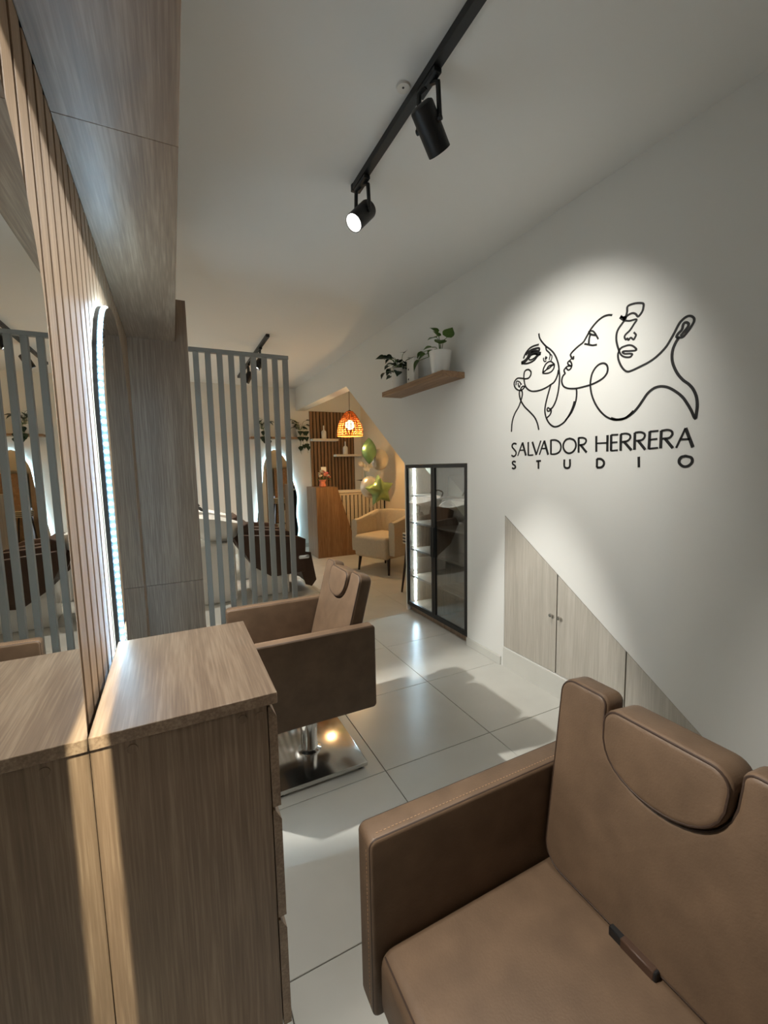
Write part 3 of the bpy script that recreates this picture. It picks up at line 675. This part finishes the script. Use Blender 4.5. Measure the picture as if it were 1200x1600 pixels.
# bouquet
bq = thing('flower_bouquet', 'pink flower bouquet with white card standing on the reception desk', 'bouquet', (2.12, 6.5, 1.0885))
G().lathe([(0.045, 0), (0.055, 0.01), (0.042, 0.07), (0.062, 0.11)], n=18).build('vase', M['coral'], bq, False)
def blossom(mat, n=5):
    g = G()
    for lay, (r, h) in enumerate(((0.5, 0.5), (0.85, 0.28), (1.0, 0.0))):
        for k in range(5):
            a = 2*PI*k/5+lay*0.6; c, s = math.cos(a), math.sin(a)
            vs = []
            for u, wd, z in ((0.05, 0.12, -0.2), (0.55, 0.55, 0.05), (1.0, 0.35, 0.35)):
                for q in (-1, 1):
                    x = u*r; y = q*wd*r; vs.append((x*c-y*s, x*s+y*c, z*r+h))
            g.add(vs, [(0, 1, 3, 2), (2, 3, 5, 4)])
    m = g.mesh('blossom', 0); m.materials.append(mat); return m
BL = [blossom(M['pink']), blossom(M['coral']), blossom(M['petal'])]
for k in range(16):
    a = random.uniform(0, 2*PI); r = random.uniform(0.0, 0.12); s = random.uniform(0.028, 0.042)
    x, y, z = r*math.cos(a), r*math.sin(a)*0.8, 0.15+0.07*(1-(r/0.12)**2)+random.uniform(-.015, .02)
    inst(BL[random.choice((0, 1, 1, 2, 2))], 'blossom', bq, (x, y, z), (random.uniform(-.7, .7)-y*4, x*5, a), (s, s, s))
    G().tube([(0.1*x, 0.1*y, 0.09), (x*0.6, y*0.6, 0.13), (x, y, z)], 0.002, 5).build('stem', M['stem'], bq, False)
    if k % 2 == 0: inst(LEAF, 'leaf', bq, (x*0.9, y*0.9, 0.12), (0, 0.2, a), (0.06,)*3)
G().box(0.0, 0.085, 0.05, 0.052, 0.22, 0.31).build('card', M['white'], bq, False)
G().cyl((0.04, 0.051, 0.05), (0.04, 0.051, 0.22), 0.0015, n=6).build('card_pick', M['whitem'], bq, False)

# orchid
oc = thing('orchid', 'white orchid in a dark pot on the reception worktop', 'plant', (2.88, 6.55, 1.0125))
G().lathe([(0.045, 0), (0.062, 0.10), (0.066, 0.13), (0.058, 0.13), (0.056, 0.115)], n=20).build('pot', M['darkwood'], oc, False)
for k in range(6):
    a = k*1.05; inst(LEAFD, 'leaf', oc, (0.02*math.cos(a), 0.02*math.sin(a), 0.13), (0, -0.35, a), (0.15, 0.09, 0.12))
for q, top in ((-1, 0.40), (1, 0.38)):
    sp = smooth_path([(0, 0, 0.12), (q*0.01, 0, 0.28), (q*0.03, -0.01, top), (q*0.10, -0.02, top+0.03)], 6)
    G().tube(sp, 0.003, 6).build('stem', M['stem'], oc, False)
    for j in range(4):
        p = sp[-1-j*3]; s = 0.042
        inst(BL[2], 'blossom', oc, (p.x, p.y-0.02, p.z-0.01), (1.4, 0, j*0.7), (s, s, s))

# pendant lamp
pl = thing('pendant_lamp', 'glowing woven rattan pendant lamp hanging over the reception nook', 'lamp', (2.21, 5.5, 1.80))
G().cyl((2.21, 5.5, 2.14), (2.21, 5.5, ZC), 0.004, n=8).build('cord', M['darkwood'], pl)
def bell(u):  # u 0 top .. 1 bottom
    return 0.045+0.125*min(1, (math.sin(min(u*1.15, 1)*PI/2))**0.8)+0.006*u, 2.13-0.32*u
g = G()
for k in range(22):
    for tw in (-1, 1):
        g.tube([(2.21+bell(i/10)[0]*math.cos(2*PI*k/22+tw*0.22*i/10), 5.5+bell(i/10)[0]*math.sin(2*PI*k/22+tw*0.22*i/10), bell(i/10)[1]) for i in range(11)], 0.0042, 5)
for i in range(12):
    r, z = bell(i/11)
    g.tube([(2.21+r*math.cos(a), 5.5+r*math.sin(a), z) for a in [2*PI*k/28 for k in range(28)]], 0.007 if i in (0, 11) else 0.0052, 5, closed=True)
o = g.build('shade', M['ratt'], pl); o['kind'] = 'stuff'
G().lathe([(0.022, 2.10), (0.022, 2.145), (0.008, 2.155)], (2.21, 5.5, 0), 14).build('socket', M['black'], pl)
bb = G(); n = 10
bb.lathe([(max(0.0005, 0.062*math.sin(PI*k/n)), 1.955-0.062*math.cos(PI*k/n)) for k in range(n+1)], (2.21, 5.5, 0), 20)
bb.build('bulb', M['bulb'], pl)
l = bpy.data.lights.new('pendant_light', 'POINT'); l.energy = 24; l.color = (1.0, 0.66, 0.30); l.shadow_soft_size = 0.03
lo = bpy.data.objects.new('pendant_light', l); COL.objects.link(lo); lo.parent = pl; lo.location = (0, 0, 0.06)

# balloons
def pillow(name, label, c, outline, depth, mat, group='foil balloons', rz=0.0):
    t = thing(name, label, 'balloon', c, group)
    g = G(); m = len(outline); n = 7; vs = []; ca, sa = math.cos(rz), math.sin(rz)
    for sgn in (-1, 1):
        for k in range(n):
            s = 1-k/n; h = depth*math.sqrt(max(0, 1-s**2.2))
            for i, (u, v) in enumerate(outline):
                wr = 1+0.0*i
                x, y = u*s, sgn*h*wr
                vs.append((x*ca-y*sa, x*sa+y*ca, v*s))
        vs.append((-sgn*depth*sa, sgn*depth*ca, 0))
    base = 0
    for sgn in (0, 1):
        b = sgn*(n*m+1)
        for k in range(n-1):
            for i in range(m): g.f.append((b+k*m+i, b+k*m+(i+1) % m, b+(k+1)*m+(i+1) % m, b+(k+1)*m+i))
        for i in range(m): g.f.append((b+(n-1)*m+i, b+(n-1)*m+(i+1) % m, b+n*m))
    g.v = vs
    g.build('foil', mat, t, False, smooth=60)
    lo = min(outline, key=lambda p: p[1])
    G().tube(smooth_path([(lo[0], 0, lo[1]), (lo[0]*0.9+0.01, 0.01, lo[1]-0.05), (lo[0]*0.9-0.01, 0, lo[1]-0.10), (lo[0]*0.9, 0.01, lo[1]-0.15)], 5), 0.002, 5).build('ribbon', M['whitem'], t, False)
    return t
leafo = [(0.135*math.sin(PI*min(1, (k/20)))**0.8*(1 if True else 0), 0.20-0.39*k/20) for k in range(21)]
lf = [(w_*(1.0 if v > -0.1 else 0.85), v) for w_, v in leafo]
outl = [(-a, b) for a, b in lf]+[(a, b) for a, b in lf[::-1]][1:-1]
pillow('leaf_balloon', 'dark green leaf-shaped foil balloon at the top of the bunch', (2.615, 5.78, 1.61), outl, 0.075, M['foilg'], rz=0.35)
circ = lambda r: [(r*math.cos(2*PI*k/32), r*math.sin(2*PI*k/32)*1.1) for k in range(32)]
pillow('round_balloon', 'silver round foil balloon beside the leaf-shaped balloon', (2.86, 5.94, 1.49), circ(0.150), 0.085, M['foils'])
pillow('round_balloon', 'silver round foil balloon behind the green star balloon', (2.62, 5.80, 1.085), circ(0.150), 0.085, M['foils'])
star = []
for k in range(10):
    a = PI/2+PI*k/5+0.12; r = 0.235 if k % 2 == 0 else 0.135; star.append((r*math.cos(a), r*math.sin(a)))
ss = []
for k in range(10):
    a, b = Vector(star[k]), Vector(star[(k+1) % 10])
    ss += [tuple(a), tuple(a.lerp(b, 0.33)), tuple(a.lerp(b, 0.66))]
pillow('star_balloon', 'light green star foil balloon above the armchair', (2.65, 5.52, 1.045), ss, 0.085, M['foilg2'])

# armchair
ac = thing('tub_armchair', 'cream fabric tub armchair with dark tapered legs at reception', 'armchair', (2.56, 5.12, 0))
ac.rotation_euler = (0, 0, math.radians(22))
def kw(): return dict(parent=ac, world=False)
path = []
for k in range(41):
    u = k/40
    if u < 0.22: p = (-0.30+0.36*u/0.22, -0.33)
    elif u > 0.78: p = (-0.30+0.36*(1-u)/0.22, 0.33)
    else:
        a = -PI/2+PI*(u-0.22)/0.56; p = (0.06+0.25*math.cos(a), 0.33*math.sin(a))
    path.append((p, u))
vs = []; prof_n = 9
for (p, u) in path:
    i = len(vs)//prof_n
    q0 = path[max(0, i-1)][0]; q1 = path[min(40, i+1)][0]
    d = Vector((q1[0]-q0[0], q1[1]-q0[1])).normalized(); nrm = Vector((d.y, -d.x))
    e = 1-abs(2*u-1)
    top = 0.69+0.10*min(1, max(0, (e-0.05)/0.5))**1.2
    rip = 0.006*math.cos(u*40*PI) if 0.2 < u < 0.8 else 0
    sec = [(0.045, 0.26), (0.05, 0.35), (0.048, top-0.05), (0.035, top-0.012), (0, top), (-0.035, top-0.012), (-0.048+rip, top-0.05), (-0.045+rip, 0.40), (-0.040, 0.26)]
    for o_, z in sec: vs.append((p[0]+nrm.x*o_, p[1]+nrm.y*o_, z))
fs = [(k*prof_n+i, k*prof_n+(i+1) % prof_n, (k+1)*prof_n+(i+1) % prof_n, (k+1)*prof_n+i) for k in range(40) for i in range(prof_n)]
fs += [tuple(range(prof_n)), tuple(range(40*prof_n, 41*prof_n))[::-1]]
G().add(vs, fs).build('backrest', M['cream'], **kw(), smooth=50)
G().pad(rrect(-0.36, 0.20, 0.20, 0.49, 0.05, 5), 0.55, 0.03, lambda u, v, w_: (u, -0.275+w_, v)).build('seat', M['cream'], **kw())
for x, y in ((-0.27, -0.25), (-0.27, 0.25), (0.20, -0.22), (0.20, 0.22)):
    G().cyl((x*1.08, y*1.08, 0), (x, y, 0.22), 0.014, 0.024, 12).build('leg', M['darkwood'], **kw())

st = thing('understair_storage', 'brown oak storage front closing the low end of the reception nook', 'cupboard', (2.72, 3.56, 0))
for k in range(2): G().box(2.31+0.418*k, 2.724+0.418*k, 3.545, 3.565, 0.02, 1.40, 0.001, 1).build('door', M['shelfwood'], st)
G().box(2.31, 3.142, 3.530, 3.5448, 0, 1.40).build('carcass', M['dark'], st)
# striped stool half hidden by the cabinet
so2 = thing('striped_stool', 'small stool with black and white striped seat, peeping out behind the cabinet', 'stool', (2.34, 3.90, 0))
for k in range(7):
    G().box(2.20, 2.48, 3.76, 4.04, 0.545+0.017*k, 0.5615+0.017*k, 0.006, 2).build('seat_stripe', M['black'] if k % 2 else M['cream'], so2)
for x, y in ((-1, -1), (-1, 1), (1, -1), (1, 1)):
    G().cyl((2.34+x*0.15, 3.90+y*0.15, 0), (2.34+x*0.10, 3.90+y*0.10, 0.5445), 0.011, 0.016, 10).build('leg', M['darkwood'], so2)

# ------------------------------------------------------------------ wash area behind the divider
def wash_unit(label, loc):
    t = thing('backwash_unit', label, 'wash unit', loc, 'backwash units')
    k = dict(parent=t, world=False)
    # pedestal cabinet
    G().pad(rrect(0.10, 0.44, 0.0, 0.62, 0.04, 5), 0.50, 0.02, lambda u, v, w_: (u, -0.25+w_, v)).build('pedestal', M['white'], **k)
    # tilted ceramic bowl
    n = 32; prof = [(0.55, -0.22), (0.86, -0.12), (1.0, 0.0), (1.0, 0.02), (0.93, 0.02), (0.80, -0.09), (0.45, -0.17), (0.05, -0.18)]
    vs = []
    for r, z in prof:
        for i in range(n):
            a = 2*PI*i/n; x = 0.26*r*math.cos(a); y = 0.27*r*math.sin(a)
            dip = -0.05*max(0, math.cos(a))*(1 if r > 0.8 else 0.3)
            vs.append((0.27+x, y, 0.86+z+dip+x*-0.10))
    m = len(prof)
    fs = [(q*n+i, q*n+(i+1) % n, (q+1)*n+(i+1) % n, (q+1)*n+i) for q in range(m-1) for i in range(n)]+[tuple(range(n))[::-1], tuple(range((m-1)*n, m*n))]
    bw = G().add(vs, fs).build('bowl', M['white'], **k, smooth=60)
    G().tube(smooth_path([(0.06, 0.10, 0.87), (0.06, 0.10, 0.95), (0.10, 0.08, 0.99), (0.16, 0.05, 0.95)], 5), 0.010, 8).build('tap', M['black'], **k)
    G().tube(smooth_path([(0.06, -0.10, 0.88), (0.04, -0.12, 0.96), (0.12, -0.10, 1.0), (0.17, -0.08, 0.95)], 5), 0.010, 8).build('hand_shower', M['black'], **k)
    G().tube(smooth_path([(0.05, -0.20, 0.82), (0.02, -0.27, 0.65), (0.03, -0.29, 0.45), (0.08, -0.27, 0.30)], 6), 0.012, 8).build('hose', M['black'], **k)
    # seat, arms and leg rest
    tl = lambda u, v, w_: (u, -0.24+w_, v)
    G().pad([(0.60, 0.36), (1.12, 0.40), (1.12, 0.50), (0.60, 0.46)], 0.48, 0.02, tl).build('seat', M['leather_d'], **k)
    G().pad([(0.50, 0.78), (0.60, 0.40), (0.68, 0.42), (0.58, 0.82)], 0.48, 0.02, tl).build('backrest', M['leather_d'], **k)
    for y in (-0.30, 0.245):
        G().pad([(0.60, 0.36), (0.80, 0.22), (1.16, 0.24), (1.18, 0.60), (1.10, 0.64), (0.52, 0.70), (0.47, 0.62)], 0.055, 0.012, lambda u, v, w_: (u, y+w_, v)).build('armrest', M['leather_d'], **k)
    G().pad([(1.125, 0.44), (1.23, 0.42), (1.28, 0.12), (1.24, 0.07), (1.19, 0.09), (1.13, 0.30)], 0.48, 0.02, tl).build('leg_rest', M['leather_d'], **k)
    g = G().pad(rrect(1.09, 1.21, 0.385, 0.425, 0.018, 5), 0.006, 0.001, lambda u, v, w_: (u, -0.3075+w_, v))
    g.build('hinge_plate', M['chrome'], **k)
    G().box(0.62, 1.0, -0.20, 0.20, 0.0, 0.355, 0.01, 2).build('base', M['white'], **k)
    return t
wash_unit('white ceramic backwash basin with dark brown reclining seat, nearer one behind the divider', (0.10, 4.88, 0))
wash_unit('white ceramic backwash basin with dark brown reclining seat, farther one behind the divider', (0.10, 5.72, 0))

# halo mirror on the back wall
ol = smooth_path([(1.24, 0.12, 0), (1.215, 0.5, 0), (1.27, 0.85, 0), (1.33, 1.15, 0), (1.38, 1.50, 0), (1.54, 1.70, 0), (1.72, 1.55, 0), (1.80, 1.30, 0), (1.90, 0.95, 0), (1.88, 0.60, 0), (1.90, 0.30, 0), (1.80, 0.06, 0), (1.50, 0.02, 0)], 6, closed=True)
hm = thing('halo_mirror', 'organic-shaped mirror with pale blue light halo on the far wall', 'mirror', (1.56, YB, 0.02))
cx = sum(p.x for p in ol)/len(ol); cz = sum(p.y for p in ol)/len(ol)
sc_ = lambda k: [(cx+(p.x-cx)*k, cz+(p.y-cz)*k) for p in ol]
G().prism(sc_(0.95), YB-0.03, YB-0.001, 1).build('halo_light', M['halo'], hm, smooth=30)
G().prism(sc_(1.0), YB-0.038, YB-0.031, 1).build('mirror_glass', M['mirror'], hm, smooth=30)
tag(G().box(1.16, 2.09, YB-0.20, YB-0.0005, 1.872, 1.902, 0.001, 1).build('wall_shelf', M['shelfwood']), 'brown floating shelf above the halo mirror with trailing plants', 'shelf')
for label, x, nd in (('trailing dark-leaved plant at the left of the far shelf', 1.36, 3), ('trailing dark-leaved plant hanging off the right end of the far shelf', 1.98, 5)):
    lv = []
    for k in range(13):
        a = random.uniform(0, 2*PI); r = random.uniform(0.04, 0.13)
        lv.append((r*math.cos(a), r*math.sin(a), random.uniform(0.14, 0.30), random.uniform(0.07, 0.11), a, random.uniform(-.2, .6)))
    t = potted(label, (x, YB-0.11, 1.9025), 0.07, 0.12, M['whitem'], lv, LEAFD, 'trailing_plant')
    for k in range(nd):
        sx = random.uniform(-0.05, 0.12); ln_ = random.uniform(0.15, 0.42) if nd > 3 else random.uniform(0.05, 0.12)
        pts = smooth_path([(sx*0.4, -0.03, 0.11), (sx, -0.115, 0.13), (sx*1.1, -0.125, 0.0), (sx*1.1+random.uniform(-.03, .03), -0.12, -ln_)], 5)
        G().tube(pts, 0.0025, 5).build('vine', M['stem'], t, False)
        for p in pts[7::3]: inst(LEAFD, 'leaf', t, p, (0, 0.9, random.uniform(-2.6, -0.6)), (0.085,)*3)
# flush cupboard on the back wall
dr = thing('wall_cupboard', 'flush white cupboard door on the far wall behind the divider', 'cupboard', (0.63, YB, 0.1))
G().box(0.345, 0.915, YB-0.018, YB-0.0005, 0.10, 1.978, 0.001, 1).build('door_panel', M['whitem'], dr)
for label, x in (('small white wall hook, left one high on the far wall', 0.497), ('small white wall hook, right one high on the far wall', 0.645)):
    t = thing('wall_hook', label, 'hook', (x, YB, 2.44), 'white wall hooks')
    G().box(x-0.02, x+0.02, YB-0.012, YB-0.0003, 2.40, 2.48, 0.003, 1).build('plate', M['white'], t)
    G().tube([(x, YB-0.012, 2.42), (x, YB-0.05, 2.415), (x, YB-0.055, 2.445)], 0.008, 8).build('peg', M['white'], t)
